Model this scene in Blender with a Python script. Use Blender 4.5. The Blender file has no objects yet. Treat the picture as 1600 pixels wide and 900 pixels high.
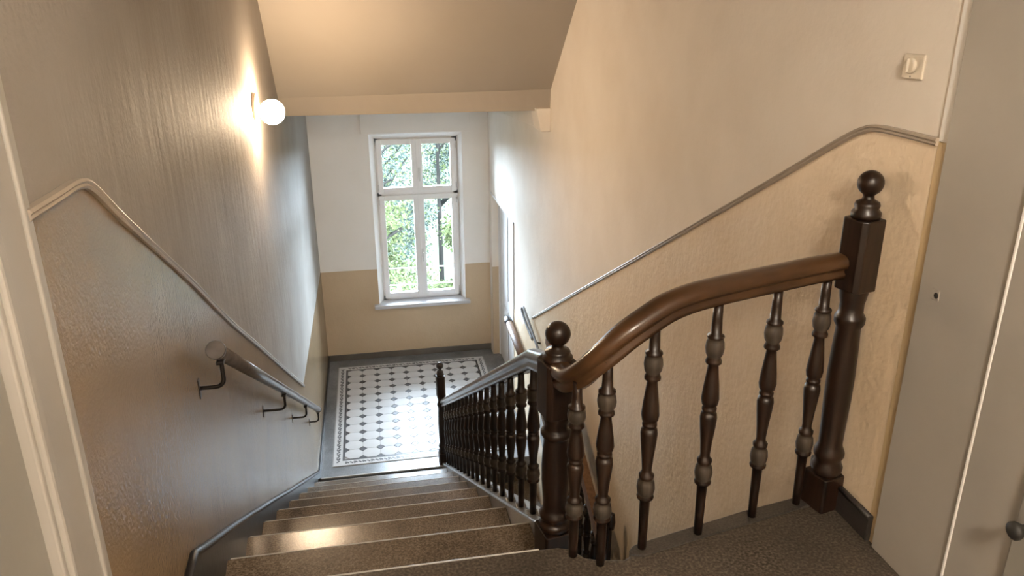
import bpy, bmesh, math, random
from mathutils import Vector, Matrix
random.seed(7)
PI = math.pi
sc = bpy.context.scene
C = sc.collection

# ------------------------------------------------------------------ camera
F_PX = 1192.08
pitch, yaw, roll = 0.345099, 0.182642, -0.00514
cy, sy, cp, sp = math.cos(yaw), math.sin(yaw), math.cos(pitch), math.sin(pitch)
fw = Vector((sy * cp, cy * cp, -sp)); rt = Vector((cy, -sy, 0)); up = rt.cross(fw)
r2 = math.cos(roll) * rt + math.sin(roll) * up
u2 = -math.sin(roll) * rt + math.cos(roll) * up
cam = bpy.data.cameras.new('camera'); cam.lens = F_PX / 1600 * 36; cam.sensor_width = 36
cam.clip_start = 0.02; cam.clip_end = 300
cam_o = bpy.data.objects.new('camera', cam); C.objects.link(cam_o)
cam_o.matrix_world = Matrix(((r2.x, u2.x, -fw.x, 0), (r2.y, u2.y, -fw.y, 0), (r2.z, u2.z, -fw.z, 1.6), (0, 0, 0, 1)))
sc.camera = cam_o

# ------------------------------------------------------------------ world, exposure
SKY = 44.0
w = bpy.data.worlds.new('world'); sc.world = w; w.use_nodes = True
bg = w.node_tree.nodes['Background']
bg.inputs[0].default_value = (0.69, 0.84, 1.0, 1); bg.inputs[1].default_value = SKY
portal = bpy.data.lights.new('window_portal', 'AREA'); portal.shape = 'RECTANGLE'; portal.size = 1.2; portal.size_y = 2.3
portal.cycles.is_portal = True
po = bpy.data.objects.new('window_portal', portal); C.objects.link(po)
po.location = (0.56, 10.06, -0.95); po.rotation_euler = (-PI / 2, 0, 0)
vs = sc.view_settings
vs.view_transform = 'Standard'; vs.look = 'None'; vs.gamma = 1; vs.use_curve_mapping = False; vs.exposure = 1.33
LAMP = 122.0        # radiance of the wall globe
HALL_FILL = 98.0         # radiance of the added fill globe in the unseen hallway
sc.cycles.max_bounces = 8; sc.cycles.diffuse_bounces = 5; sc.cycles.sample_clamp_indirect = 6.0

# ------------------------------------------------------------------ materials
def nt(name):
    m = bpy.data.materials.new(name); m.use_nodes = True
    t = m.node_tree
    return m, t, t.nodes, t.links, t.nodes['Principled BSDF']

def paint(name, col, col2=None, rough=0.6, scale=3.0, bump=0.15, bscale=60.0, stretch=(1, 1, 1), spec=0.5, big=0.0, bigscale=4.0, coat=0.0, mixlo=0.35, mixhi=0.7, bigstretch=(1, 1, 1), dist=0.01):
    m, t, N, L, b = nt(name)
    tc = N.new('ShaderNodeTexCoord'); mp = N.new('ShaderNodeMapping'); mp.inputs['Scale'].default_value = stretch
    L.new(tc.outputs['Object'], mp.inputs[0])
    n = N.new('ShaderNodeTexNoise'); n.inputs['Scale'].default_value = scale; n.inputs['Detail'].default_value = 6
    L.new(mp.outputs[0], n.inputs['Vector'])
    mr = N.new('ShaderNodeMapRange'); mr.inputs[1].default_value = mixlo; mr.inputs[2].default_value = mixhi
    L.new(n.outputs[0], mr.inputs[0])
    mx = N.new('ShaderNodeMix'); mx.data_type = 'RGBA'
    c2 = col2 or col
    mx.inputs[6].default_value = (*col, 1); mx.inputs[7].default_value = (*c2, 1)
    L.new(mr.outputs[0], mx.inputs[0]); L.new(mx.outputs[2], b.inputs['Base Color'])
    b.inputs['Roughness'].default_value = rough
    b.inputs['Specular IOR Level'].default_value = spec
    b.inputs['Coat Weight'].default_value = coat; b.inputs['Coat Roughness'].default_value = 0.15
    if bump:
        n2 = N.new('ShaderNodeTexNoise'); n2.inputs['Scale'].default_value = bscale; n2.inputs['Detail'].default_value = 4
        L.new(tc.outputs['Object'], n2.inputs['Vector'])
        bp = N.new('ShaderNodeBump'); bp.inputs['Strength'].default_value = bump; bp.inputs['Distance'].default_value = dist
        L.new(n2.outputs[0], bp.inputs['Height']); out = bp
        if big:
            mp2 = N.new('ShaderNodeMapping'); mp2.inputs['Scale'].default_value = bigstretch
            L.new(tc.outputs['Object'], mp2.inputs[0])
            n3 = N.new('ShaderNodeTexNoise'); n3.inputs['Scale'].default_value = bigscale; n3.inputs['Detail'].default_value = 3
            L.new(mp2.outputs[0], n3.inputs['Vector'])
            b2 = N.new('ShaderNodeBump'); b2.inputs['Strength'].default_value = big; b2.inputs['Distance'].default_value = 0.03
            L.new(n3.outputs[0], b2.inputs['Height']); L.new(bp.outputs[0], b2.inputs['Normal']); out = b2
        L.new(out.outputs[0], b.inputs['Normal'])
    return m

def terrazzo(name, base, dark, light, rough=0.32, sc_=140.0):
    m, t, N, L, b = nt(name)
    tc = N.new('ShaderNodeTexCoord')
    v = N.new('ShaderNodeTexNoise'); v.inputs['Scale'].default_value = sc_; v.inputs['Detail'].default_value = 3
    n = N.new('ShaderNodeTexNoise'); n.inputs['Scale'].default_value = 3.5; n.inputs['Detail'].default_value = 6
    L.new(tc.outputs['Object'], v.inputs['Vector']); L.new(tc.outputs['Object'], n.inputs['Vector'])
    cr = N.new('ShaderNodeValToRGB'); e = cr.color_ramp.elements
    e[0].position = 0.36; e[0].color = (*dark, 1); e[1].position = 0.68; e[1].color = (*light, 1)
    k = e.new(0.5); k.color = (*base, 1)
    L.new(v.outputs[0], cr.inputs[0])
    mr = N.new('ShaderNodeMapRange'); mr.inputs[1].default_value = 0.3; mr.inputs[2].default_value = 0.75; mr.inputs[3].default_value = 0.65; mr.inputs[4].default_value = 1.25
    L.new(n.outputs[0], mr.inputs[0])
    mx = N.new('ShaderNodeMix'); mx.data_type = 'RGBA'; mx.blend_type = 'MULTIPLY'; mx.inputs[0].default_value = 1
    L.new(cr.outputs[0], mx.inputs[6]); L.new(mr.outputs[0], mx.inputs[7]); L.new(mx.outputs[2], b.inputs['Base Color'])
    b.inputs['Roughness'].default_value = rough
    bp = N.new('ShaderNodeBump'); bp.inputs['Strength'].default_value = 0.12; bp.inputs['Distance'].default_value = 0.004
    L.new(v.outputs[0], bp.inputs['Height']); L.new(bp.outputs[0], b.inputs['Normal'])
    return m

def wood(name, a, c, rough=0.3, coat=0.3, axis_scale=(18, 18, 2.0)):
    m, t, N, L, b = nt(name)
    tc = N.new('ShaderNodeTexCoord'); mp = N.new('ShaderNodeMapping'); mp.inputs['Scale'].default_value = axis_scale
    L.new(tc.outputs['Object'], mp.inputs[0])
    n = N.new('ShaderNodeTexNoise'); n.inputs['Scale'].default_value = 3; n.inputs['Detail'].default_value = 7
    L.new(mp.outputs[0], n.inputs['Vector'])
    cr = N.new('ShaderNodeValToRGB'); e = cr.color_ramp.elements
    e[0].position = 0.32; e[0].color = (*a, 1); e[1].position = 0.72; e[1].color = (*c, 1)
    L.new(n.outputs[0], cr.inputs[0]); L.new(cr.outputs[0], b.inputs['Base Color'])
    b.inputs['Roughness'].default_value = rough; b.inputs['Specular IOR Level'].default_value = 0.4; b.inputs['Coat Weight'].default_value = coat; b.inputs['Coat Roughness'].default_value = 0.2
    bp = N.new('ShaderNodeBump'); bp.inputs['Strength'].default_value = 0.08; bp.inputs['Distance'].default_value = 0.003
    L.new(n.outputs[0], bp.inputs['Height']); L.new(bp.outputs[0], b.inputs['Normal'])
    return m

def plain(name, col, rough=0.5, metal=0.0, emit=0.0, spec=0.5):
    m, t, N, L, b = nt(name)
    b.inputs['Base Color'].default_value = (*col, 1); b.inputs['Specular IOR Level'].default_value = spec; b.inputs['Roughness'].default_value = rough; b.inputs['Metallic'].default_value = metal
    n = N.new('ShaderNodeTexNoise'); n.inputs['Scale'].default_value = 25
    mr = N.new('ShaderNodeMapRange'); mr.inputs[3].default_value = max(0.05, rough - 0.08); mr.inputs[4].default_value = rough + 0.08
    L.new(n.outputs[0], mr.inputs[0]); L.new(mr.outputs[0], b.inputs['Roughness'])
    if emit:
        b.inputs['Emission Color'].default_value = (*col, 1); b.inputs['Emission Strength'].default_value = emit
    return m

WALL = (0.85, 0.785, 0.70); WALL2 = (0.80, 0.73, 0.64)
TAN = (0.60, 0.46, 0.31); TAN2 = (0.55, 0.415, 0.27)
M = {}
M['wall'] = paint('wall_plaster', WALL, WALL2, spec=0.2, rough=0.75, bump=0.14, bscale=45, big=0.16, bigscale=4, bigstretch=(1, 1, 1))
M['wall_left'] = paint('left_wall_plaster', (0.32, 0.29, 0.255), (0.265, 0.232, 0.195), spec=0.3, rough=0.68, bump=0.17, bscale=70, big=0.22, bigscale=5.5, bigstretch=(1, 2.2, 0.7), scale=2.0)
M['wall_back'] = paint('back_wall_plaster', (0.86, 0.83, 0.79), (0.83, 0.80, 0.755), rough=0.7, bump=0.06, bscale=30)
M['dado'] = paint('tan_gloss_paint', TAN, TAN2, rough=0.5, bump=0.2, bscale=50, scale=1.5, big=0.2, bigscale=7)
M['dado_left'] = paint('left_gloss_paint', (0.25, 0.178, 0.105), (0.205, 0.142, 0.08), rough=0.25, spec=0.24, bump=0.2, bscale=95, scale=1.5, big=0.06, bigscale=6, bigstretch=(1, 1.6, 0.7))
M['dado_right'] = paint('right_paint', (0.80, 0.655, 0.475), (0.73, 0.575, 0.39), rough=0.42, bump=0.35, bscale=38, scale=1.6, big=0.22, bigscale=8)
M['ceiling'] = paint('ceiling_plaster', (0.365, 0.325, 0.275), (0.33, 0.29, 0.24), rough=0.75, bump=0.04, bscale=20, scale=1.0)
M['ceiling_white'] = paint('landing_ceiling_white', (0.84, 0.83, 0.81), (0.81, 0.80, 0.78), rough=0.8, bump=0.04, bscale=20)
M['trim'] = paint('frame_paint_beige_grey', (0.375, 0.35, 0.31), (0.34, 0.315, 0.275), rough=0.4, bump=0.05, bscale=30, scale=2.5)
M['trim_dark'] = paint('door_paint_grey', (0.30, 0.285, 0.25), (0.26, 0.245, 0.215), rough=0.45, bump=0.05, bscale=30)
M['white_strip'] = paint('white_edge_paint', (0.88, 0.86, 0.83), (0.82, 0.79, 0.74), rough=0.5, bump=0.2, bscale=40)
M['tan_strip'] = paint('tan_edge_paint', (0.58, 0.44, 0.25), (0.52, 0.39, 0.23), rough=0.5, bump=0.2, bscale=40)
M['rail_mould'] = paint('moulding_paint', (0.42, 0.36, 0.29), (0.36, 0.30, 0.23), rough=0.35, bump=0.05)
M['black'] = paint('black_gloss_skirting', (0.022, 0.020, 0.019), (0.035, 0.03, 0.027), rough=0.3, bump=0.1, bscale=30)
M['skirt_left'] = paint('dark_stone_skirting', (0.016, 0.016, 0.017), (0.030, 0.029, 0.029), spec=0.3, rough=0.35, bump=0.1, bscale=30)
M['skirt_back'] = paint('dark_brown_skirting', (0.10, 0.085, 0.07), (0.14, 0.12, 0.10), rough=0.4, bump=0.05)
M['step'] = terrazzo('brown_terrazzo', (0.15, 0.115, 0.080), (0.088, 0.066, 0.044), (0.24, 0.19, 0.138), rough=0.22)
M['landing_stone'] = terrazzo('dark_terrazzo', (0.072, 0.058, 0.044), (0.036, 0.028, 0.022), (0.14, 0.115, 0.09), rough=0.42, sc_=110)
M['curb'] = terrazzo('curb_stone', (0.052, 0.046, 0.040), (0.036, 0.032, 0.028), (0.075, 0.066, 0.056), rough=0.35)
M['nosing'] = paint('worn_lit_nosing', (0.50, 0.47, 0.43), (0.34, 0.31, 0.27), rough=0.3, bump=0.1, scale=5)  # worn edge, lightened further to paint in the bevel's highlight
M['grey_stone'] = terrazzo('grey_border_stone', (0.19, 0.195, 0.20), (0.15, 0.152, 0.155), (0.25, 0.255, 0.26), rough=0.3)
M['tile_white'] = paint('white_glazed_tile', (0.60, 0.595, 0.59), (0.54, 0.535, 0.53), spec=0.05, rough=0.33, bump=0.03, bscale=12, scale=4)
M['tile_dark'] = paint('dark_grey_tile', (0.085, 0.085, 0.09), (0.12, 0.12, 0.125), spec=0.15, rough=0.33, bump=0.03, bscale=12)
M['grout'] = paint('grout', (0.30, 0.29, 0.28), rough=0.5, bump=0.1)
M['wood'] = wood('dark_varnished_wood', (0.007, 0.004, 0.0026), (0.028, 0.0132, 0.007), rough=0.34, coat=0.08)
M['wood_rail'] = wood('brown_rail_wood', (0.030, 0.0145, 0.007), (0.078, 0.037, 0.0145), rough=0.28, coat=0.15, axis_scale=(2, 2, 2))
M['wood_worn'] = wood('worn_bulb_wood', (0.03, 0.023, 0.017), (0.075, 0.058, 0.043), rough=0.32, coat=0.1)
M['wood_brown'] = wood('mid_brown_wood', (0.10, 0.05, 0.022), (0.19, 0.10, 0.05), rough=0.55, coat=0.0)
M['grip'] = wood('grey_brown_grip', (0.055, 0.046, 0.040), (0.12, 0.10, 0.088), rough=0.3, coat=0.1, axis_scale=(5, 5, 5))
M['iron'] = plain('dark_iron', (0.035, 0.03, 0.027), 0.4, 0.6)
M['grey_metal'] = plain('grey_metal', (0.25, 0.25, 0.26), 0.3, 0.8)
M['white_frame'] = paint('white_window_paint', (0.88, 0.88, 0.88), (0.85, 0.85, 0.85), rough=0.35, bump=0.03)
M['white_door'] = paint('white_door_paint', (0.78, 0.77, 0.76), (0.72, 0.71, 0.70), rough=0.4, bump=0.03)
M['sill'] = paint('grey_sill', (0.58, 0.58, 0.60), (0.50, 0.50, 0.52), rough=0.3, bump=0.03)
M['metal_white'] = plain('white_metal', (0.7, 0.7, 0.69), 0.35, 0.0)
M['lamp_base'] = plain('beige_lamp_base', (0.50, 0.43, 0.34), 0.4)
M['switch'] = plain('cream_plastic', (0.64, 0.57, 0.46), 0.35)
M['dark_gap'] = plain('dark_gap', (0.02, 0.018, 0.015), 0.6)
M['globe'] = plain('glowing_globe', (1.0, 0.74, 0.49), 0.3, 0, LAMP)
M['globe_fill'] = plain('glowing_fill_globe', (1.0, 0.895, 0.77), 0.3, 0, HALL_FILL)
M['leaf'] = [plain('leaf_pale_green', (0.027, 0.032, 0.014), 0.9, spec=0.0), plain('leaf_green', (0.020, 0.025, 0.0125), 0.9, spec=0.0), plain('leaf_blue_green', (0.016, 0.0205, 0.018), 0.9, spec=0.0)]
M['bark'] = paint('bark', (0.006, 0.006, 0.0055), (0.010, 0.009, 0.008), spec=0.0, rough=0.9, bump=0.4, bscale=20)
M['ground'] = paint('pale_ground', (0.018, 0.022, 0.014), (0.027, 0.030, 0.022), spec=0.0, rough=0.9, bump=0.1, bscale=3, scale=0.4)

def glass():
    m = bpy.data.materials.new('window_glass'); m.use_nodes = True
    t = m.node_tree; N = t.nodes; L = t.links
    for n in list(N): N.remove(n)
    o = N.new('ShaderNodeOutputMaterial'); mx = N.new('ShaderNodeMixShader')
    tr = N.new('ShaderNodeBsdfTransparent'); gl = N.new('ShaderNodeBsdfGlossy'); gl.inputs['Roughness'].default_value = 0.02
    fr = N.new('ShaderNodeFresnel'); fr.inputs[0].default_value = 1.45
    tr.inputs[0].default_value = (0.96, 0.97, 0.97, 1)
    L.new(fr.outputs[0], mx.inputs[0]); L.new(tr.outputs[0], mx.inputs[1]); L.new(gl.outputs[0], mx.inputs[2]); L.new(mx.outputs[0], o.inputs[0])
    return m
M['glass'] = glass()

# ------------------------------------------------------------------ mesh helpers
class MB:
    def __init__(s): s.v = []; s.f = []; s.m = []; s.sm = []
    def add(s, vs, fs, mi=0, smooth=False):
        o = len(s.v); s.v += [tuple(p) for p in vs]
        for f in fs: s.f.append([o + i for i in f]); s.m.append(mi); s.sm.append(smooth)
        return s
    def box(s, a, b, mi=0):
        x0, y0, z0 = [min(a[i], b[i]) for i in range(3)]; x1, y1, z1 = [max(a[i], b[i]) for i in range(3)]
        return s.add([(x0, y0, z0), (x1, y0, z0), (x1, y1, z0), (x0, y1, z0), (x0, y0, z1), (x1, y0, z1), (x1, y1, z1), (x0, y1, z1)],
                     [(0, 3, 2, 1), (4, 5, 6, 7), (0, 1, 5, 4), (1, 2, 6, 5), (2, 3, 7, 6), (3, 0, 4, 7)], mi)
    def prism(s, poly, z0, z1, mi=0):           # poly in XY, CCW
        n = len(poly)
        vs = [(x, y, z0) for x, y in poly] + [(x, y, z1) for x, y in poly]
        fs = [list(range(n))[::-1], list(range(n, 2 * n))] + [(i, (i + 1) % n, n + (i + 1) % n, n + i) for i in range(n)]
        return s.add(vs, fs, mi)
    def prism_x(s, poly, x0, x1, mi=0):         # poly in YZ
        n = len(poly)
        vs = [(x0, y, z) for y, z in poly] + [(x1, y, z) for y, z in poly]
        fs = [list(range(n))[::-1], list(range(n, 2 * n))] + [(i, (i + 1) % n, n + (i + 1) % n, n + i) for i in range(n)]
        return s.add(vs, fs, mi)
    def lathe(s, prof, c=(0, 0, 0), n=16, mi=lambda z: 0, axis=None):   # prof [(r,z)]
        vs = []
        for r, z in prof:
            for k in range(n):
                a = 2 * PI * k / n; vs.append(Vector((r * math.cos(a), r * math.sin(a), z)))
        if axis is not None:
            q = Vector((0, 0, 1)).rotation_difference(Vector(axis)); vs = [q @ v for v in vs]
        vs = [(v[0] + c[0], v[1] + c[1], v[2] + c[2]) for v in vs]
        o = len(s.v); s.v += vs
        for i in range(len(prof) - 1):
            zz = (prof[i][1] + prof[i + 1][1]) / 2
            for k in range(n):
                k2 = (k + 1) % n
                s.f.append([o + i * n + k, o + i * n + k2, o + (i + 1) * n + k2, o + (i + 1) * n + k]); s.m.append(mi(zz)); s.sm.append(True)
        s.f.append([o + k for k in range(n)][::-1]); s.m.append(mi(prof[0][1])); s.sm.append(False)
        t = o + (len(prof) - 1) * n
        s.f.append([t + k for k in range(n)]); s.m.append(mi(prof[-1][1])); s.sm.append(False)
        return s
    def sweep(s, prof, path, mi=0, smooth=True, upv=(0, 0, 1), mis=None):   # prof [(side, up)] closed loop
        P = [Vector(p) for p in path]; n = len(prof); o = len(s.v); U = Vector(upv)
        for i, p in enumerate(P):
            t = (P[min(i + 1, len(P) - 1)] - P[max(i - 1, 0)]).normalized()
            sd = t.cross(U).normalized(); u = sd.cross(t).normalized()
            s.v += [tuple(p + sd * a + u * b) for a, b in prof]
        for i in range(len(P) - 1):
            for k in range(n):
                k2 = (k + 1) % n
                s.f.append([o + i * n + k, o + i * n + k2, o + (i + 1) * n + k2, o + (i + 1) * n + k]); s.m.append(mis[k] if mis else mi); s.sm.append(smooth)
        s.f.append([o + k for k in range(n)][::-1]); s.m.append(mi); s.sm.append(False)
        e = o + (len(P) - 1) * n
        s.f.append([e + k for k in range(n)]); s.m.append(mi); s.sm.append(False)
        return s
    def tube(s, path, r, n=10, mi=0, upv=None):
        pr = [(r * math.cos(2 * PI * k / n), r * math.sin(2 * PI * k / n)) for k in range(n)]
        t = (Vector(path[-1]) - Vector(path[0])).normalized()
        upv = upv or ((0, 0, 1) if abs(t.z) < 0.9 else (0, 1, 0))
        return s.sweep(pr, path, mi, True, upv)
    def mesh(s, name, mats):
        me = bpy.data.meshes.new(name); me.from_pydata(s.v, [], s.f)
        for m in mats: me.materials.append(m)
        me.polygons.foreach_set('material_index', s.m); me.polygons.foreach_set('use_smooth', s.sm)
        bm = bmesh.new(); bm.from_mesh(me); bmesh.ops.recalc_face_normals(bm, faces=bm.faces); bm.to_mesh(me); bm.free()
        me.update(); return me

WL = {}
def tag(o, label=None, cat=None, group=None, kind=None):
    if label: o['label'] = label
    if cat: o['category'] = cat
    if group: o['group'] = group
    if kind: o['kind'] = kind
    return o
def link(name, data, parent=None, loc=(0, 0, 0)):
    o = bpy.data.objects.new(name, data); C.objects.link(o)
    l = Vector(loc); WL[o.name] = l
    if parent is not None: o.parent = parent; o.location = l - WL[parent.name]
    else: o.location = l
    return o
def obj(name, mb, mats, parent=None, loc=(0, 0, 0), bevel=0.0, seg=2):
    if not isinstance(mats, (list, tuple)): mats = [mats]
    o = link(name, mb.mesh(name, mats), parent, loc)
    if bevel:
        b = o.modifiers.new('bevel', 'BEVEL'); b.width = bevel; b.segments = seg; b.limit_method = 'ANGLE'; b.angle_limit = 0.6
    return o
def empty(name, loc, label, cat, group=None):
    o = link(name, None, None, loc); o.empty_display_size = 0.1
    return tag(o, label, cat, group)
def struct(name, mb, mats, label=None, bevel=0.0):
    return tag(obj(name, mb, mats, bevel=bevel), label, None, None, 'structure')
def lerp(K, x):
    if x <= K[0][0]: return K[0][1]
    for (a, b), (c, d) in zip(K, K[1:]):
        if x <= c: return b + (d - b) * (x - a) / (c - a)
    return K[-1][1]
def frange(a, b, n): return [a + (b - a) * i / (n - 1) for i in range(n)]
def smooth_path(pts, sub=6):
    P = [Vector(p) for p in pts]; out = []
    for i in range(len(P) - 1):
        p0 = P[max(i - 1, 0)]; p1 = P[i]; p2 = P[i + 1]; p3 = P[min(i + 2, len(P) - 1)]
        for k in range(sub):
            t = k / sub
            out.append(0.5 * ((2 * p1) + (p2 - p0) * t + (2 * p0 - 5 * p1 + 4 * p2 - p3) * t * t + (3 * p1 - p0 - 3 * p2 + p3) * t ** 3))
    out.append(P[-1]); return out

# ------------------------------------------------------------------ key dimensions
G, R = 0.552, 0.317            # going, rise
Y0 = 1.95                      # top nosing
NS = 9
YL = Y0 + G * NS               # edge of the lower landing
ZL = -R * NS                   # level of the lower landing
YB = 9.76                      # back wall
XR = 1.5                       # right wall
LK = [(0.5, -.595), (1.4, -.597), (1.95, -.606), (2.5, -.645), (3.05, -.685), (3.6, -.716), (4.2, -.732), (5.5, -.738), (9.76, -.745)]
def XL(y):                     # the slightly bowed left wall
    return sum(lerp(LK, y + d) for d in (-.3, -.15, 0, .15, .3)) / 5
def nose(y): return -R / G * (y - Y0)
ZBOT = -5.6; ZTOP = 2.7

# ------------------------------------------------------------------ setting: walls
def wall_sheet(mb, xf, ys, z0f, z1f, thick, nz=1):
    """a wall surface x = xf(y) between two height lines, with thickness towards 'thick'"""
    n = len(ys); vs = []
    for side in (0, 1):
        for y in ys:
            for z in (z0f(y), z1f(y)): vs.append((xf(y) + side * thick, y, z))
    fs = []
    for i in range(n - 1):
        a, b, c, d = 2 * i, 2 * i + 1, 2 * i + 3, 2 * i + 2
        fs.append((a, b, c, d)); fs.append(tuple(k + 2 * n for k in (d, c, b, a)))
        fs.append((b, b + 2 * n, c + 2 * n, c)); fs.append((a, d, d + 2 * n, a + 2 * n))
    fs.append((0, 2 * n, 2 * n + 1, 1)); e = 2 * n - 2; fs.append((e, e + 1, e + 1 + 2 * n, e + 2 * n))
    mb.add(vs, fs, 0, False); return mb

ysL = frange(1.40, YB, 60)
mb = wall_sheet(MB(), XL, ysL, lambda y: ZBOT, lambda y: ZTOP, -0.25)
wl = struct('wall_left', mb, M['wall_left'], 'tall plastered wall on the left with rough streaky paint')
DL = [(1.40, 1.277), (1.69, 1.277), (1.76, 1.255), (1.84, 1.198), (2.012, 1.097), (2.763, .683), (4.297, -.221), (6.45, -1.566), (6.6, -1.575), (9.76, -1.575)]
dz = lambda y: lerp(DL, y)
ysD = sorted(set(frange(1.41, YB, 60) + [1.69, 1.72, 1.76, 1.8, 1.84, 6.45, 6.6]))
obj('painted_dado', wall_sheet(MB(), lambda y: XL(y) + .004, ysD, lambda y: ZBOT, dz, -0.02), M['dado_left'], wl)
mould = [(-.011, -.010), (.004, -.011), (.008, -.006), (.005, -.001), (.010, .004), (.006, .010), (-.011, .010)]

pl = smooth_path([(XL(y) + .010, y, z) for y, z in ((1.41, 1.277), (1.55, 1.277), (1.68, 1.276), (1.76, 1.252), (1.90, 1.163), (2.012, 1.097), (2.763, .683), (3.5, .25), (4.297, -.221), (5.4, -.91), (6.45, -1.566))], 6)
obj('dado_rail', MB().sweep(mould, pl, smooth=False), M['rail_mould'], wl)
# stone skirting along the left wall
SK = [(1.30, .085), (2.03, .085), (2.149, .013), (2.627, -.270), (3.563, -.835), (4.75, -1.53), (6.9, -2.755), (6.95, -2.77), (9.76, -2.77)]
ysS = sorted(set(frange(1.41, YB - .01, 50) + [2.03, 2.149, 6.9, 6.95]))
bl = struct('baseboard_left', wall_sheet(MB(), lambda y: XL(y) + .020, ysS, lambda y: lerp(SK, y) - (.42 if y < 6.6 else .08), lambda y: lerp(SK, y), -0.02), M['skirt_left'], 'dark glossy skirting sloping down the left wall beside the steps')
pk = [(XL(y) + .020, y, lerp(SK, y) - .004) for y in sorted(set(frange(1.41, 6.9, 40) + [2.03, 2.149]))]
obj('skirting_bead', MB().sweep([(-.012, -.010), (.006, -.010), (.009, 0), (.006, .008), (-.012, .008)], pk), M['skirt_left'], bl)

# right wall with a doorway on the landing
DY0, DY1, DZ1 = 7.99, 9.56, -0.57
mb = MB().box((XR, 1.77, ZBOT), (XR + .25, DY0, ZTOP)).box((XR, DY0, DZ1), (XR + .25, DY1, ZTOP)).box((XR, DY1, ZBOT), (XR + .25, YB + .4, ZTOP)).box((XR, DY0, ZBOT), (XR + .25, DY1, ZL)).box((XR, 1.2, ZBOT), (XR + .25, 1.77, -.14))
wr = struct('wall_right', mb, M['wall'], 'long cream plastered wall on the right above the stairwell')
DR = [(1.805, 1.272), (2.06, 1.276), (2.11, 1.268), (2.17, 1.245), (2.674, .976), (4.023, .265), (6.96, -1.281), (7.5, -1.57), (DY0, -1.575)]
ysR = sorted(set(frange(1.805, DY0, 50) + [p[0] for p in DR[1:-1]]))
obj('painted_dado', wall_sheet(MB(), lambda y: XR - .004, ysR, lambda y: ZBOT + .1, lambda y: lerp(DR, y), 0.02), M['dado_right'], wr)
pr = smooth_path([(XR - .009, y, z) for y, z in ((1.805, 1.272), (1.95, 1.275), (2.05, 1.274), (2.12, 1.262), (2.25, 1.203), (2.674, .976), (4.023, .265), (5.5, -.51), (6.96, -1.281))], 6)
obj('dado_rail', MB().sweep([(-a, b) for a, b in mould], pr, smooth=False), M['rail_mould'], wr)
obj('corner_block', MB().box((XR - .035, 2.075, -.1), (XR, 2.12, .125)), M['grey_stone'], wr, bevel=.012)
# narrow edge strip beside the frame, white above the dado and tan below
obj('edge_strip', MB().box((XR - .006, 1.760, 1.275), (XR + .05, 1.806, ZTOP)), M['white_strip'], wr)
obj('edge_strip', MB().box((XR - .006, 1.760, -.1), (XR + .05, 1.806, 1.272)), M['tan_strip'], wr)
br = struct('baseboard_right', MB().box((XR - .022, 1.79, 0), (XR, 1.985, .085)), M['black'], 'short black skirting at the foot of the right wall', bevel=.003)
obj('skirting_bead', MB().sweep([(-.010, -.006), (.008, -.006), (.010, 0), (.006, .007), (-.010, .007)], [(XR - .014, 1.79, .088), (XR - .014, 1.985, .088)]), M['black'], br)

# back wall with the splayed window opening
OX0, OX1, OZ0, OZ1 = -.012, 1.157, -2.075, .193     # opening at the room side
IX0, IX1, IZ0, IZ1 = .055, 1.105, -2.075, .115      # opening at the frame
YF = YB + .15; YO = YB + .27
def ring_faces(o, i): return [(o + k, o + (k + 1) % 4, i + (k + 1) % 4, i + k) for k in range(4)]
mb = MB()
def rect(x0, x1, z0, z1, y): return [(x0, y, z0), (x1, y, z0), (x1, y, z1), (x0, y, z1)]
V = rect(-.9, XR + .3, ZBOT, ZTOP, YB) + rect(OX0, OX1, OZ0, OZ1, YB) + rect(IX0, IX1, IZ0, IZ1, YF) + rect(IX0 - .02, IX1 + .02, IZ0 - .02, IZ1 + .02, YF + .08) + rect(IX0 - .02, IX1 + .02, IZ0 - .02, IZ1 + .02, YO) + rect(-.9, XR + .3, ZBOT, ZTOP, YO)
mb.add(V, ring_faces(0, 4) + ring_faces(4, 8) + ring_faces(8, 12) + ring_faces(12, 16) + ring_faces(16, 20) + ring_faces(20, 0))
wb = struct('wall_back', mb, M['wall_back'], 'far wall with the window, pale grey above and tan below')
d = MB(); zb0, zb1 = ZL, -1.575
d.box((-.76, YB - .004, zb0), (OX0, YB + .01, zb1)).box((OX1, YB - .004, zb0), (XR + .02, YB + .01, zb1)).box((OX0, YB - .004, zb0), (OX1, YB + .01, OZ0 - .03))
obj('painted_dado', d, M['dado'], wb)
obj('roller_box', MB().prism_x([(YB, .202), (YB - .028, .202), (YB - .04, .55), (YB, .55)], -.105, 1.265), M['wall_back'], wb, bevel=.004)
struct('baseboard_back', MB().box((-.75, YB - .02, ZL), (XR, YB, ZL + .085)), M['skirt_back'], 'low dark brown skirting under the window wall', bevel=.004)

# ceilings: soffit of the flight above, cross beam, landing ceiling, flat ceiling near the camera
SL = [(-.85, 5.45, 2.7), (-.85, 6.256, 1.704), (-.85, 6.62, 1.13), (-.85, 6.78, .965), (-.85, 6.95, .945)]
mb = MB()
L0, L1, L2 = (-.85, 5.40, ZTOP), (-.85, 6.92, .930), (-.85, 7.03, .768)
R0, R1, R2 = (1.62, 4.35, ZTOP), (1.62, 6.28, 1.015), (1.62, 6.30, .842)
BL, BR = (-.85, 7.6, .768), (1.62, 7.6, .842)
TL, TR = (-.85, 7.6, ZTOP), (1.62, 7.6, ZTOP)
rows = [(Vector(L0).lerp(Vector(L1), k / 8), Vector(R0).lerp(Vector(R1), k / 8)) for k in range(8)]
rows += [(Vector(L1), Vector(R1)), (Vector(L2), Vector(R2)), (Vector(BL), Vector(BR)), (Vector(TL), Vector(TR))]
NXC = 24; nr = len(rows)
vs_ = [tuple(a.lerp(b, k / NXC)) for a, b in rows for k in range(NXC + 1)]
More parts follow.
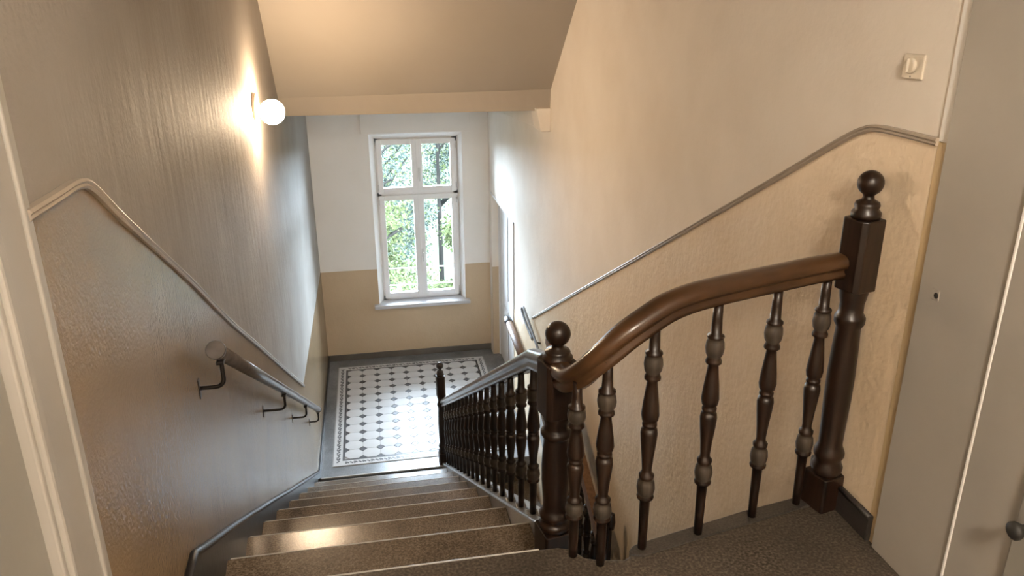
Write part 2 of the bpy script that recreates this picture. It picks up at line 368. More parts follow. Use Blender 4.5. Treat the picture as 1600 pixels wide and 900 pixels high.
mb.add(vs_, [(r * (NXC + 1) + k, r * (NXC + 1) + k + 1, ((r + 1) % nr) * (NXC + 1) + k + 1, ((r + 1) % nr) * (NXC + 1) + k) for r in range(nr) for k in range(NXC)])
mb.f.append([r * (NXC + 1) for r in range(nr)]); mb.f.append([r * (NXC + 1) + NXC for r in range(nr)][::-1]); mb.m += [0, 0]; mb.sm += [False, False]
for q_ in range(7 * NXC): mb.sm[q_] = True
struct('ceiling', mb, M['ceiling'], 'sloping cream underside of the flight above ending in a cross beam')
mb = MB().prism_x([(6.55, .668), (8.95, .545), (YB, .50), (YB, 1.2), (6.55, 1.2)], 1.43, XR)
mb.add([(x, y, z) for y in (6.29, 6.56) for x, z in ((1.375, .86), (1.415, .668), (XR, .668), (XR, .86))], [(0, 1, 2, 3), (7, 6, 5, 4), (0, 4, 5, 1), (1, 5, 6, 2), (2, 6, 7, 3), (3, 7, 4, 0)])
struct('trim_1', mb, M['wall'], 'plaster bracket and downstand under the right end of the beam', bevel=.008)
struct('ceiling.001', MB().box((-.85, 6.9, .98), (1.6, YB, 1.08)), M['ceiling_white'], 'ceiling over the lower landing')
struct('ceiling.002', MB().box((-1.2, -2.7, ZTOP), (2.1, 5.6, ZTOP + .1)), M['ceiling'], 'flat ceiling over the upper landing')

# ------------------------------------------------------------------ upper landing floor
edge = [(XR, 2.065), (1.455, 2.059), (1.369, 2.041), (1.16, 2.004), (.909, 1.946), (.766, 1.914), (.738, 1.903), (.72, 1.885), (.712, 1.862), (.69, 1.852), (.645, 1.862), (.605, 1.872), (.575, 1.885), (.560, 1.908), (.539, 1.935), (.503, 1.949), (.443, Y0), (XL(Y0) + .02, Y0)]
poly = [(XL(1.41) + .02, 1.3), (-.75, 1.3), (-.75, -2.75), (1.6, -2.75), (1.6, 1.3), (XR, 1.3)] + edge
fl = struct('floor.001', MB().prism(poly, -.16, 0), M['landing_stone'], 'dark speckled stone floor of the upper landing', bevel=.006)
curb = [(1.45, 2.000), (1.455, 2.059), (1.369, 2.041), (1.16, 2.004), (.909, 1.946), (.766, 1.914), (.738, 1.903), (.72, 1.885), (.715, 1.865), (.757, 1.853), (.883, 1.882), (1.104, 1.931)]
obj('edge_stone', MB().prism(curb[::-1], -.02, .006), M['curb'], fl, bevel=.003)
obj('worn_lit_edge', MB().box((XL(Y0) + .02, Y0 - .003, -.012), (.443, Y0 + .003, .0015)), M['nosing'], fl, bevel=.003)  # light strip: wear plus the painted highlight of the landing edge

# ------------------------------------------------------------------ main flight of steps
XS = .53
stair = empty('staircase', (0, Y0, 0), 'brown speckled terrazzo steps descending to the tiled landing', 'stairs')
for n in range(1, NS):
    ya, yb = Y0 + G * (n - 1) - .03, Y0 + G * n
    pol = [(XL(ya) + .012, ya), (XS, ya), (XS, yb), (XL(yb) + .012, yb)]
    st = obj('step', MB().prism(pol, -R * n - R - .02, -R * n), M['step'], stair, bevel=.005)
    obj('nosing', MB().box((XL(yb) + .03, yb - .004, -R * n - .008), (XS - .002, yb + .003, -R * n + .0012)), M['nosing'], st, bevel=.002)
obj('stringer', MB().prism_x([(2.14, nose(2.14) + .018), (YL + .02, nose(YL) + .018), (YL + .02, ZL - .25), (YL - .3, ZL - .25), (2.14, nose(2.14) - .40)], XS, XS + .05).prism_x([(2.48, nose(2.48) + .018), (YL + .02, nose(YL) + .018), (YL + .02, ZL - .25), (YL - .3, ZL - .25), (2.48, nose(2.48) - .40)], XS + .05, XS + .115), M['grey_stone'], stair, bevel=.008)
# ------------------------------------------------------------------ lower tiled landing
pol = [(XL(YL) + .01, YL), (XR, YL), (XR, YB), (XL(YB), YB)]
fb = struct('floor', MB().prism(pol, ZL - .18, ZL), M['grey_stone'], 'lower landing floor of white octagonal and dark diamond tiles with a patterned border', bevel=.004)
obj('nosing', MB().box((XL(YL) + .03, YL - .011, ZL - .01), (XS - .002, YL + .004, ZL + .0015)), M['nosing'], fb)
TX0, TY0, TP, NX, NY = -.480, 7.222, .1885, 9, 12
TQ = .1808
bed = MB().box((TX0 - .13, TY0 - .125, ZL - .01), (TX0 + TP * NX + .13, TY0 + TQ * NY + .125, ZL + .003))
obj('tile_bed', bed, M['grout'], fb)
gp = .0022; dd = .047
hx, hy = TP / 2 - gp, TQ / 2 - gp
oc = [(hx - dd, -hy), (hx, -hy + dd), (hx, hy - dd), (hx - dd, hy), (-hx + dd, hy), (-hx, hy - dd), (-hx, -hy + dd), (-hx + dd, -hy)]
me_oct = MB().prism(oc, 0, .006).mesh('tile', [M['tile_white']])
q = dd - gp * 2
me_dia = MB().prism([(q, 0), (0, q), (-q, 0), (0, -q)], 0, .0062).mesh('diamond_tile', [M['tile_dark']])
me_hl = MB().prism([(q, 0), (0, q), (0, -q)], 0, .0062).mesh('half_diamond_tile', [M['tile_dark']])
me_hb = MB().prism([(q, 0), (0, q), (-q, 0)], 0, .0062).mesh('half_diamond_tile', [M['tile_dark']])
for i in range(NX):
    for j in range(NY):
        link('tile', me_oct, fb, (TX0 + TP * (i + .5), TY0 + TQ * (j + .5), ZL + .002))
for i in range(NX + 1):
    for j in range(NY + 1):
        p = (TX0 + TP * i, TY0 + TQ * j, ZL + .002)
        if 0 < i < NX and 0 < j < NY: link('diamond_tile', me_dia, fb, p)
        elif j in (0, NY) and 0 < i < NX:
            o = link('half_diamond_tile', me_hb, fb, p)
            if j == NY: o.rotation_euler.z = PI
        elif i in (0, NX) and 0 < j < NY:
            o = link('half_diamond_tile', me_hl, fb, p)
            if i == NX: o.rotation_euler.z = PI
TX1, TY1 = TX0 + TP * NX, TY0 + TQ * NY
zt = ZL + .002
mb = MB()    # dark line and white band of the border
for a, b, mi in ((.002, .022, 0), (.026, .118, 1)):
    mb.box((TX0 - b, TY0 - b, zt), (TX0 - a, TY1 + b, zt + .005), mi).box((TX1 + a, TY0 - b, zt), (TX1 + b, TY1 + b, zt + .005), mi)
    mb.box((TX0 - a, TY0 - b, zt), (TX1 + a, TY0 - a, zt + .005), mi).box((TX0 - a, TY1 + a, zt), (TX1 + a, TY1 + b, zt + .005), mi)
obj('border_band', mb, [M['tile_dark'], M['tile_white']], fb)
mb = MB()    # scroll motifs inlaid in the white band
def motif(cx, cy, ang):
    c, s_ = math.cos(ang), math.sin(ang)
    def T(pts): return [(cx + 1.4 * (c * x - s_ * y), cy + 1.4 * (s_ * x + c * y)) for x, y in pts]
    mb.prism(T([(-.016, -.030), (-.004, -.030), (.010, -.012), (.010, -.004), (-.002, -.004), (-.006, -.016), (-.016, -.020)]), zt + .003, zt + .0058)
    mb.prism(T([(-.014, .004), (-.004, -.002), (.006, .006), (.014, .022), (.012, .032), (.002, .030), (-.004, .016)]), zt + .003, zt + .0058)
    mb.prism(T([(-.017, .018), (-.009, .012), (-.004, .022), (-.010, .032), (-.017, .028)]), zt + .003, zt + .0058)
n = 25
for k in range(n):
    y = TY0 - .06 + (TY1 - TY0 + .12) * (k + .5) / n
    motif(TX0 - .066, y, 0); motif(TX1 + .066, y, PI)
n = 19
for k in range(n):
    x = TX0 + (TX1 - TX0) * (k + .5) / n
    motif(x, TY1 + .066, -PI / 2); motif(x, TY0 - .066, PI / 2)
tag(obj('border_motif', mb, M['tile_dark'], fb), None, None, None, 'stuff')

# ------------------------------------------------------------------ lower flight and the stairwell floor
low = empty('staircase', (1.1, YL, ZL), 'dark steps going down from the tiled landing beside the right wall', 'stairs')
for n in range(1, 7):
    yb, ya = YL - G * (n - 1) + .03, YL - G * n
    st = obj('step', MB().box((XS + .16, ya, ZL - R * n - R - .02), (XR - .006, yb, ZL - R * n)), M['step'], low, bevel=.005)
struct('floor.002', MB().box((-.9, 0.5, ZBOT - .1), (XR + .2, YB, ZBOT)), M['landing_stone'], 'floor at the bottom of the stairwell')
struct('wall_front', MB().box((-.9, 1.2, ZBOT), (XR, 1.40, -.14)), M['wall'], 'wall below the upper landing')

# ------------------------------------------------------------------ doorway frame and the hallway behind the camera
tl = struct('trim_2', MB().box((-.66, 1.245, 0), (-.588, 1.432, 2.35)), M['trim'], 'painted door frame on the left edge of the view', bevel=.004)
obj('frame_bead', MB().box((-.590, 1.385, 0), (-.580, 1.400, 2.35)), M['trim'], tl, bevel=.004)
obj('frame_bead', MB().box((-.592, 1.255, 0), (-.576, 1.285, 2.35)), M['trim'], tl, bevel=.006)
ll = struct('trim_3', MB().box((-.70, .35, 0), (-.607, 1.245, 2.35)), M['trim_dark'], 'grey panelled door lining on the far left', bevel=.004)
tr_ = struct('trim_4', MB().box((1.482, 1.47, 0), (1.56, 1.764, 2.35)), M['trim'], 'wide painted door frame on the right edge of the view', bevel=.003)
obj('frame_bead', MB().box((1.472, 1.466, 0), (1.53, 1.474, 2.35)), M['white_strip'], tr_, bevel=.002)  # white paint puts the bead's highlight line into the colour
obj('inner_lining', MB().box((1.474, 1.28, 0), (1.56, 1.467, 2.35)), M['trim'], tr_, bevel=.004)
obj('inner_lining', MB().box((1.455, .75, 0), (1.56, 1.281, 2.35)), M['trim_dark'], tr_, bevel=.006)
sk = obj('strike_plate', MB().box((1.4805, 1.684, .862), (1.4835, 1.712, .892)), M['trim'], tr_, bevel=.001)
obj('latch_hole', MB().lathe([(.001, 0), (.0085, .0008), (.0085, .0012), (.001, .0014)], (1.4812, 1.694, .876), 10, axis=(-1, 0, 0)), M['dark_gap'], sk)
hk = empty('door_knob', (1.455, 1.235, .47), 'black knob at the lower right edge of the view', 'knob')
obj('knob', MB().lathe([(.002, 0), (.012, .002), (.012, .02), (.008, .026), (.016, .034), (.022, .046), (.022, .054), (.012, .062), (.002, .063)], (1.4555, 1.232, .47), 14, axis=(-1, 0, 0)), M['dark_gap'], hk)
struct('wall_doorway', MB().box((-1.1, 1.2, 2.35), (2.0, 1.78, ZTOP)).box((-1.1, 1.2, -.1), (-.655, 1.40, 2.4)).box((1.555, 1.2, -.1), (2.0, 1.765, 2.4)), M['wall'], 'wall around the doorway')
struct('wall_hall', MB().box((-1.1, -2.7, 0), (-.70, 1.2, ZTOP)).box((1.56, -2.7, 0), (2.0, 1.2, ZTOP)).box((-1.1, -2.9, 0), (2.0, -2.7, ZTOP)), M['wall'], 'hallway walls behind the camera')
hl = empty('hall_fill_lamp', (.45, -.9, 2.7), 'added unseen globe lamp behind the camera filling the stairwell with light', 'lamp')  # added fill lamp, out of view, brightens the frame and near walls
obj('fill_lamp_rose', MB().lathe([(.07, 0), (.07, -.02), (.03, -.05), (.02, -.10)], (.45, -.9, 2.7), 20), M['lamp_base'], hl)
obj('globe', MB().lathe([(max(.002, .16 * math.sin(PI * k / 16)), -.16 * math.cos(PI * k / 16)) for k in range(17)], (.45, -.9, 2.45), 24), M['globe_fill'], hl)

# ------------------------------------------------------------------ window
win = tag(link('window_1', None, None, (.58, YF, OZ0)), 'tall white four-light casement window in the far wall', None, None, 'structure')
fx0, fx1, fz0, fz1 = IX0 - .01, IX1 + .01, IZ0 - .0, IZ1 + .01
fy0, fy1 = YF + .005, YF + .075
ft = .065
zt_ = -.612; xm = (fx0 + fx1) / 2 + .004
fr = MB()
fr.box((fx0, fy0, fz0), (fx0 + ft, fy1, fz1)).box((fx1 - ft, fy0, fz0), (fx1, fy1, fz1)).box((fx0, fy0, fz0), (fx1, fy1, fz0 + ft)).box((fx0, fy0, fz1 - ft), (fx1, fy1, fz1)).box((fx0, fy0, zt_ - .03), (fx1, fy1, zt_ + .03)).box((xm - .02, fy0 + .035, fz0), (xm + .02, fy1, fz1))
wf = obj('window_frame', fr, M['white_frame'], win, bevel=.004)
def sash(x0, x1, z0, z1, hinge_x, meet_x):
    y0, y1 = YF - .022, YF + .04; t = .068
    m = MB().box((x0, y0, z0), (x0 + t, y1, z1)).box((x1 - t, y0, z0), (x1, y1, z1)).box((x0 + t, y0, z0), (x1 - t, y1, z0 + t + .01)).box((x0 + t, y0, z1 - t), (x1 - t, y1, z1))
    s_ = obj('sash', m, M['white_frame'], win, bevel=.005)
    obj('astragal', MB().box((meet_x - .011, y0 - .006, z0 + .004), (meet_x + .011, y0 + .002, z1 - .004)), M['white_frame'], s_, bevel=.002) if meet_x else None
    obj('pane', MB().box((x0 + t - .004, YF + .012, z0 + t), (x1 - t + .004, YF + .016, z1 - t + .004)), M['glass'], s_)
    for z in ((z0 + .09, z1 - .09)):
        obj('hinge', MB().lathe([(.007, -.035), (.007, .035)], (hinge_x, y0 - .004, z), 8), M['metal_white'], s_)
    return s_
e = .001
sash(fx0 + .03, xm - e / 2, zt_ + .012, fz1 - .025, fx0 + .03, 0); s1 = sash(xm + e / 2, fx1 - .03, zt_ + .012, fz1 - .025, fx1 - .03, xm)
sash(fx0 + .03, xm - e / 2, fz0 + .025, zt_ - .012, fx0 + .03, 0); s2 = sash(xm + e / 2, fx1 - .03, fz0 + .025, zt_ - .012, fx1 - .03, xm)
for s_, z in ((s1, -.33), (s2, -1.42)):
    m = MB().box((xm + .012, YF - .034, z - .06), (xm + .042, YF - .021, z + .06)).box((xm + .018, YF - .07, z - .012), (xm + .036, YF - .03, z + .012)).box((xm + .016, YF - .078, z - .11), (xm + .038, YF - .062, z + .015))
    obj('window_handle', m, M['metal_white'], s_, bevel=.004)
obj('window_sill', MB().box((-.078, YB - .085, OZ0 - .045), (1.212, YF + .006, OZ0 + .006)), M['sill'], win, bevel=.008)

# ------------------------------------------------------------------ door on the landing
XD = XR + .105
dr = tag(link('door_1', None, None, (XD, 8.8, ZL)), 'white panelled door set in the right wall of the landing', None, None, 'structure')
obj('door_leaf', MB().box((XD, DY0 - .02, ZL), (XD + .045, DY1 + .02, DZ1 + .02)), M['white_door'], dr, bevel=.003)
for ya, yb_ in ((8.08, 8.42), (8.50, 8.86), (8.94, 9.28)):
    for za, zb_ in ((ZL + .18, ZL + .85), (ZL + 1.0, DZ1 - .12)):
        obj('panel', MB().box((XD - .012, ya, za), (XD, yb_, zb_)), M['white_door'], dr, bevel=.008)
obj('door_stop', MB().box((XD - .02, DY1 - .02, ZL), (XD + .03, DY1 + .02, DZ1)), M['white_door'], dr)
cs = MB().box((XR - .012, DY0 - .012, ZL), (XR + .02, DY0 + .012, DZ1 + .012)).box((XR - .012, DY0 - .012, DZ1 - .012), (XR + .02, DY1 + .01, DZ1 + .012))
obj('door_casing', cs, M['white_door'], dr, bevel=.003)
obj('threshold', MB().box((XR - .002, DY0, ZL - .05), (XD + .01, DY1, ZL + .006)), M['grey_stone'], dr)
jm = MB().box((XR, DY1 - .004, ZL), (XD, DY1 + .02, -1.575))
obj('painted_jamb', jm, M['dado'], dr)

# ------------------------------------------------------------------ turned wood: newels and balusters
def ball(c, r, n=18, m=12):
    return [(max(.001, r * math.sin(PI * k / m)), c - r * math.cos(PI * k / m)) for k in range(m + 1)]
def oct_block(mb, x, y, h, z0, z1, rz, ch=.013):
    P = [(h - ch, -h), (h, -h + ch), (h, h - ch), (h - ch, h), (-h + ch, h), (-h, h - ch), (-h, -h + ch), (-h + ch, -h)]
    c, s_ = math.cos(rz), math.sin(rz)
    mb.prism([(x + c * a - s_ * b, y + s_ * a + c * b) for a, b in P], z0, z1)
def newel(parent, x, y, zb, z_base, z_sh0, z_sh1, z_blk0, z_blk1, z_cap, z_top, rz, k=1.0):
    """square base, rings, tapering shaft, chamfered block; the ball finial is a sub-part"""
    mb = MB()
    oct_block(mb, x, y, .050 * k, zb, z_base, rz, .006)
    r = lambda v: v * k
    hb = z_sh0 - z_base
    prof = [(r(.044), z_base - .004), (r(.049), z_base + .10 * hb), (r(.050), z_base + .25 * hb), (r(.043), z_base + .36 * hb), (r(.042), z_base + .5 * hb), (r(.049), z_base + .62 * hb), (r(.049), z_base + .74 * hb), (r(.042), z_base + .88 * hb), (r(.038), z_sh0)]
    hs = z_sh1 - z_sh0
    prof += [(r(.0385), z_sh0 + .1 * hs), (r(.0425), z_sh0 + .4 * hs), (r(.043), z_sh0 + .6 * hs), (r(.040), z_sh0 + .85 * hs), (r(.037), z_sh1)]
    hn = z_blk0 - z_sh1
    prof += [(r(.046), z_sh1 + .12 * hn), (r(.047), z_sh1 + .28 * hn), (r(.037), z_sh1 + .40 * hn), (r(.036), z_sh1 + .62 * hn), (r(.040), z_sh1 + .78 * hn), (r(.044), z_blk0 + .004)]
    mb.lathe(prof, (x, y, 0), 20)
    oct_block(mb, x, y, .048 * k, z_blk0, z_blk1, rz)
    o = obj('newel_post', mb, M['wood'], parent, bevel=.004)
    hc = z_cap - z_blk1
    pf = [(r(.040), z_blk1 - .002), (r(.043), z_blk1 + .12 * hc), (r(.043), z_blk1 + .28 * hc), (r(.034), z_blk1 + .42 * hc), (r(.037), z_blk1 + .58 * hc), (r(.034), z_blk1 + .72 * hc), (r(.018), z_blk1 + .86 * hc), (r(.016), z_cap)]
    rb = (z_top - z_cap) / 2
    pf += [(a, b) for a, b in ball(z_cap + rb, rb)[2:]]
    obj('ball_finial', MB().lathe(pf, (x, y, 0), 22), M['wood'], o)
    return o
BAL = [(.0105, 0), (.0115, .10), (.0125, .188), (.0200, .194), (.0210, .201), (.0170, .206), (.0200, .214), (.0222, .232), (.0200, .255), (.0150, .264), (.0180, .270), (.0185, .280), (.0125, .288), (.0118, .300), (.0145, .345), (.0185, .395), (.0205, .428), (.0185, .444), (.0130, .449), (.0175, .454), (.0175, .462), (.0130, .467),
       (.0190, .474), (.0212, .492), (.0190, .525), (.0150, .570), (.0120, .605), (.0190, .612), (.0190, .620), (.0150, .630), (.0200, .641), (.0222, .660), (.0205, .680), (.0170, .690), (.0200, .694), (.0195, .701), (.0130, .706), (.0118, .75), (.0105, .806)]
_bal = {}
def baluster(parent, x, y, z, h, k=1.28):
    key = (round(h, 3), k)
    if key not in _bal:
        s_ = h / .806
        worn = lambda zz: 1 if (.207 < zz / s_ < .262 or .632 < zz / s_ < .688) else 0
        _bal[key] = MB().lathe([(r * k, zz * s_) for r, zz in BAL], (0, 0, 0), 14, worn).mesh('baluster', [M['wood'], M['wood_worn']])
    o = link('baluster', _bal[key], parent, (x, y, z)); return o
RAILP = [(-.026, -.036), (.026, -.036), (.028, -.022), (.022, -.014), (.024, -.006), (.034, -.002), (.037, .010), (.034, .024), (.022, .035), (0, .039), (-.022, .035), (-.034, .024), (-.037, .010), (-.034, -.002), (-.024, -.006), (-.022, -.014), (-.028, -.022)]

# balustrade along the edge of the upper landing
bu = empty('balustrade', (1.45, 2.0, 0), 'dark turned balustrade guarding the upper landing, handrail swept down at its far end', 'balustrade')
newel(bu, 1.452, 2.0, 0, .13, .243, .663, .79, 1.017, 1.085, 1.161, .24)
for x, y, h in ((.541, 1.901, .607), (.613, 1.847, .690), (.763, 1.89, .785), (.966, 1.924, .808), (1.181, 1.975, .816), (1.364, 2.012, .830)):
    baluster(bu, x, y, .004 if x > .7 else 0, h)
path = smooth_path([(1.425, 2.02, .866), (1.30, 1.998, .862), (1.178, 1.973, .856), (1.06, 1.945, .852), (.965, 1.922, .848), (.87, 1.897, .842), (.79, 1.877, .826), (.72, 1.860, .795), (.655, 1.852, .755), (.60, 1.866, .695), (.558, 1.905, .630), (.538, 1.96, .585), (.532, 2.02, .565), (.530, 2.06, .560)], 5)
obj('handrail', MB().sweep(RAILP, path), M['wood_rail'], bu)

# balustrade down the main flight
bf = empty('balustrade', (.53, 2.1, -.4), 'long dark balustrade running down beside the steps to the tiled landing', 'balustrade')
newel(bf, .531, 2.1, -.42, -.036, .046, .312, .398, .585, .633, .713, .18, 1.1)
newel(bf, .545, 6.97, ZL, ZL + .13, ZL + .243, ZL + .663, ZL + .79, ZL + 1.017, ZL + 1.09, ZL + 1.166, .1, .92)
XB = .565
zu = lambda y: .318 - .5735 * (y - 2.605)
for k in range(17):
    y = 2.605 + .2535 * k
    zb = nose(y) + .018
    baluster(bf, XB, y, zb, round(zu(y) - zb, 2) + .004)
    obj('plinth_block', MB().box((XB - .024, y - .026, zb - .03), (XB + .024, y + .026, zb + .010)), M['grey_stone'], bf, bevel=.004)
path = smooth_path([(.545, 2.15, .452), (.556, 2.25, .452), (.562, 2.36, .445), (XB, 2.45, .412), (XB, 2.6, zu(2.6) + .036)], 5) + [(XB, y, zu(y) + .036) for y in frange(2.75, 6.93, 8)]
obj('handrail', MB().sweep(RAILP, path), M['wood_rail'], bf)

# brown banister glimpsed down in the stairwell
bb = empty('balustrade', (1.38, 4.6, -2.4), 'brown banister glimpsed down in the stairwell behind the near balusters', 'balustrade')
la, lb = Vector((1.38, 5.75, -.98)), Vector((1.38, 4.18, -1.775))
obj('handrail', MB().sweep([(-.03, -.05), (.03, -.05), (.034, .0), (.03, .05), (-.03, .05), (-.034, 0)], [la, lb], smooth=False), M['wood_brown'], bb)
obj('rail_end_knob', MB().lathe([(.004, -.07), (.026, -.055), (.032, 0), (.026, .055), (.004, .07)], (1.41, 4.06, -1.58), 12), M['wood'], bb)
zl_ = lambda y: la.z + (lb.z - la.z) * (y - la.y) / (lb.y - la.y)
for k in range(8):
    y = 5.60 - .185 * k
    baluster(bb, 1.38, y, zl_(y) - .80, .76, 1.5)
obj('stringer', MB().prism_x([(5.85, zl_(5.85) - .80), (4.05, zl_(4.05) - .80), (4.05, zl_(4.05) - 1.05), (5.85, zl_(5.85) - 1.05)], 1.33, XR - .004), M['grey_stone'], bb)
obj('end_post', MB().box((1.385, 4.04, -2.9), (1.415, 4.08, -1.6)), M['wood'], bb, bevel=.006)

# ------------------------------------------------------------------ wall handrail on the left
wh = empty('wall_handrail', (-.65, 2.5, .4), 'round grey-brown handrail on iron brackets along the left wall', 'handrail')
OFF = .088
ra, rb2 = Vector((XL(2.5) + OFF, 2.50, .535)), Vector((XL(6.72) + OFF, 6.72, -1.960))
path = [ra.lerp(rb2, t) for t in frange(0, 1, 6)]
obj('rail', MB().tube(path, .026, 16), M['grip'], wh)
p0, p1 = Vector(path[0]), Vector(path[1]); dv = (p0 - p1).normalized()
obj('end_cap', MB().lathe([(.026, -.014), (.0315, -.012), (.0325, -.009), (.0325, .008), (.0305, .011)], p0, 20, axis=dv), M['grip'], wh)
p0, p1 = Vector(path[-1]), Vector(path[-2]); dv = (p0 - p1).normalized()
obj('end_cap', MB().lathe([(.026, -.014), (.0315, -.012), (.0325, -.009), (.0325, .008), (.0305, .011)], p0, 20, axis=dv), M['grip'], wh)
for y in (2.56, 4.215, 5.48, 6.63):
    tt = (y - ra.y) / (rb2.y - ra.y); zr = ra.lerp(rb2, tt).z; xw = XL(y) + .004; xr = ra.lerp(rb2, tt).x
    pa = [(xw, y, zr - .130), (xw + .05, y, zr - .130)] + [(xr - .03 + .03 * math.sin(t), y, zr - .10 - .03 * math.cos(t)) for t in frange(0, PI / 2, 6)] + [(xr, y, zr - .06), (xr, y, zr - .015)]
    bk = obj('bracket', MB().tube([Vector(p) for p in pa], .0078, 8, 0, (0, 1, 0)), M['iron'], wh)
    obj('saddle', MB().box((xr - .013, y - .03, zr - .036), (xr + .013, y + .03, zr - .024)), M['iron'], bk, bevel=.003)
    obj('wall_plate', MB().lathe([(.010, 0), (.010, .005), (.008, .007)], (xw, y, zr - .130), 12, axis=(1, 0, 0)).box((xw - .004, y - .011, zr - .168), (xw + .004, y + .011, zr - .095)), M['iron'], bk, bevel=.003)

# ------------------------------------------------------------------ wall lamp
lx = XL(5.37)
lm = empty('wall_lamp', (lx, 5.37, 1.03), 'lit round globe lamp on a beige base on the left wall', 'lamp')
obj('back_plate', MB().lathe([(.088, 0), (.090, .010), (.086, .022), (.070, .028), (.040, .032)], (lx, 5.37, 1.03), 28, axis=(1, 0, 0)), M['lamp_base'], lm)
gc = Vector((-.622, 5.37, .993))
obj('socket', MB().lathe([(.030, 0), (.030, .014), (.024, .018), (.020, .024)], (lx + .030, 5.37, 1.012), 20, axis=(1, 0, -.15)), M['lamp_base'], lm)
obj('globe', MB().lathe(ball(0, .082, m=16), gc, 28), M['globe'], lm)

# ------------------------------------------------------------------ switch
sw = empty('light_switch', (XR, 1.955, 1.457), 'square cream rotary switch on the right wall above the newel post', 'switch')
obj('cover_plate', MB().box((XR - .008, 1.912, 1.423), (XR, 1.997, 1.491)), M['switch'], sw, bevel=.004)
obj('rotary_knob', MB().lathe([(.022, 0), (.022, .008), (.019, .011), (.001, .0115)], (XR - .008, 1.958, 1.460), 22, axis=(-1, 0, 0)).box((XR - .026, 1.9555, 1.441), (XR - .016, 1.9605, 1.479)), M['switch'], sw, bevel=.002)
obj('screw', MB().lathe([(.0022, 0), (.0022, .001)], (XR - .0078, 1.958, 1.430), 8, axis=(-1, 0, 0)), M['dark_gap'], sw)

# ------------------------------------------------------------------ two short rails beside the landing door
br_ = empty('wall_handrail', (1.44, 8.1, -1.74), 'short brown wooden rail with dark tip against the landing door frame', 'handrail')
pa = [Vector((1.44, 8.02, -1.742)), Vector((1.44, 7.6, -1.785)), Vector((1.44, 6.95, -1.85))]
obj('rail', MB().tube(pa, .042, 12), M['wood_brown'], br_)
obj('end_cap', MB().lathe([(.042, -.09), (.047, -.08), (.049, 0), (.040, .05), (.02, .075), (.001, .08)], (1.44, 8.06, -1.738), 14, axis=(0, 1, .1)), M['wood'], br_)
obj('bracket', MB().tube([Vector((1.44, 7.2, -1.85)), Vector((1.47, 7.2, -1.88)), Vector((1.497, 7.2, -1.88))], .01, 8), M['iron'], br_)
gr = empty('wall_handrail', (1.44, 7.18, -1.24), 'thin grey metal rail with looped top end at the foot of the right dado line', 'handrail')
pa = [Vector((1.45, 6.30, -1.46)), Vector((1.45, 6.53, -1.403)), Vector((1.45, 6.85, -1.325)), Vector((1.445, 7.10, -1.258)), Vector((1.442, 7.17, -1.243)), Vector((1.432, 7.20, -1.262)), Vector((1.430, 7.12, -1.300)), Vector((1.434, 6.9, -1.36)), Vector((1.44, 6.7, -1.40))]
obj('rail', MB().tube(smooth_path(pa, 5), .014, 10), M['grey_metal'], gr)
obj('bracket', MB().tube([Vector((1.45, 6.6, -1.39)), Vector((1.497, 6.6, -1.40))], .009, 8), M['iron'], gr)

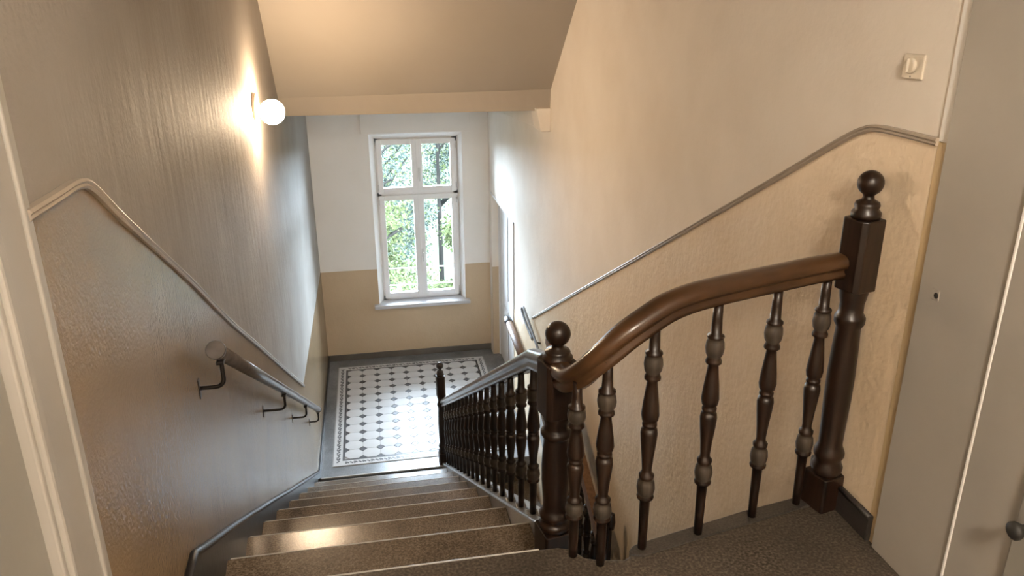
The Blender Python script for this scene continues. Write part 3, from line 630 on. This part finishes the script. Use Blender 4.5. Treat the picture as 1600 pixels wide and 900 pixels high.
# ------------------------------------------------------------------ outside: trees, wires, ground
struct('ground', MB().box((-40, YO + .1, -9.2), (45, 70, -9.0)), M['ground'], 'pale ground beyond the window')
def tree(x, y, h, rad, kind, label, nleaf=11000):
    t = empty('tree', (x, y, -9), label, 'tree', 'trees outside the window')
    tr2 = MB().lathe([(.10, 0), (.075, h * .35), (.05, h * .65), (.02, h * .95)], (x, y, -9), 9)
    for k in range(9):
        a = random.uniform(0, 2 * PI); z0 = h * random.uniform(.35, .75); l = rad * random.uniform(.6, .95)
        b0 = Vector((x, y, -9 + z0)); b1 = b0 + Vector((math.cos(a) * l, math.sin(a) * l, l * .7))
        tr2.tube([b0, (b0 + b1) / 2 + Vector((0, 0, .12)), b1], .035, 6)
    obj('trunk', tr2, M['bark'], t)
    mbl = MB(); blobs = []
    for k in range(26):
        u = random.uniform(-1, 1); a = random.uniform(0, 2 * PI); rr = random.uniform(.35, 1) ** .6
        w_ = math.sqrt(1 - u * u)
        blobs.append((Vector((x + rad * rr * w_ * math.cos(a), y + rad * rr * w_ * math.sin(a), -9 + h * .62 + h * .36 * u * rr)), rad * random.uniform(.22, .42)))
    for k in range(nleaf):
        c, r_ = random.choice(blobs)
        dv = Vector((random.gauss(0, 1), random.gauss(0, 1), random.gauss(0, 1))).normalized() * r_ * random.uniform(.4, 1.05)
        p = c + dv; n_ = Vector((random.gauss(0, 1), random.gauss(0, 1), random.gauss(.8, 1))).normalized()
        a_ = n_.orthogonal().normalized(); a_.rotate(Matrix.Rotation(random.uniform(0, 2 * PI), 3, n_)); b_ = n_.cross(a_)
        s_ = random.uniform(.035, .075)
        mbl.add([p - a_ * s_, p + b_ * s_ * .5 + n_ * s_ * .12, p + a_ * s_, p - b_ * s_ * .5 + n_ * s_ * .12], [(0, 1, 2, 3)], 0 if random.random() < .75 else 1)
    me = bpy.data.meshes.new('foliage'); me.from_pydata(mbl.v, [], mbl.f); me.polygons.foreach_set('material_index', mbl.m)
    me.materials.append(M['leaf'][kind]); me.materials.append(M['leaf'][(kind + 1) % 3]); me.update()
    tag(link('foliage', me, t), None, None, None, 'stuff')
tree(-.45, 16.6, 7.6, 1.6, 0, 'pale green tree seen through the lower left window light')
tree(2.45, 18.0, 7.0, 1.35, 0, 'light green tree seen through the lower right window light')
tree(-.9, 22.5, 8.8, 2.1, 2, 'blue-green tree seen at the left edge of the window')
tree(2.2, 25.5, 10.2, 2.2, 2, 'darker blue-green tree seen through the upper right window light')
tree(.3, 31.0, 9.5, 2.6, 1, 'distant green tree seen through the upper left window light')
for z, y, nm in ((-3.30, 15.0, 'upper thin wire crossing the view through the window'), (-3.66, 15.0, 'lower thin wire crossing the view through the window')):
    tag(obj('overhead_wire', MB().tube([Vector((-14, y, z + .3)), Vector((1, y, z)), Vector((16, y, z + .3))], .012, 6), M['grey_metal']), nm, 'wire', 'wires outside')
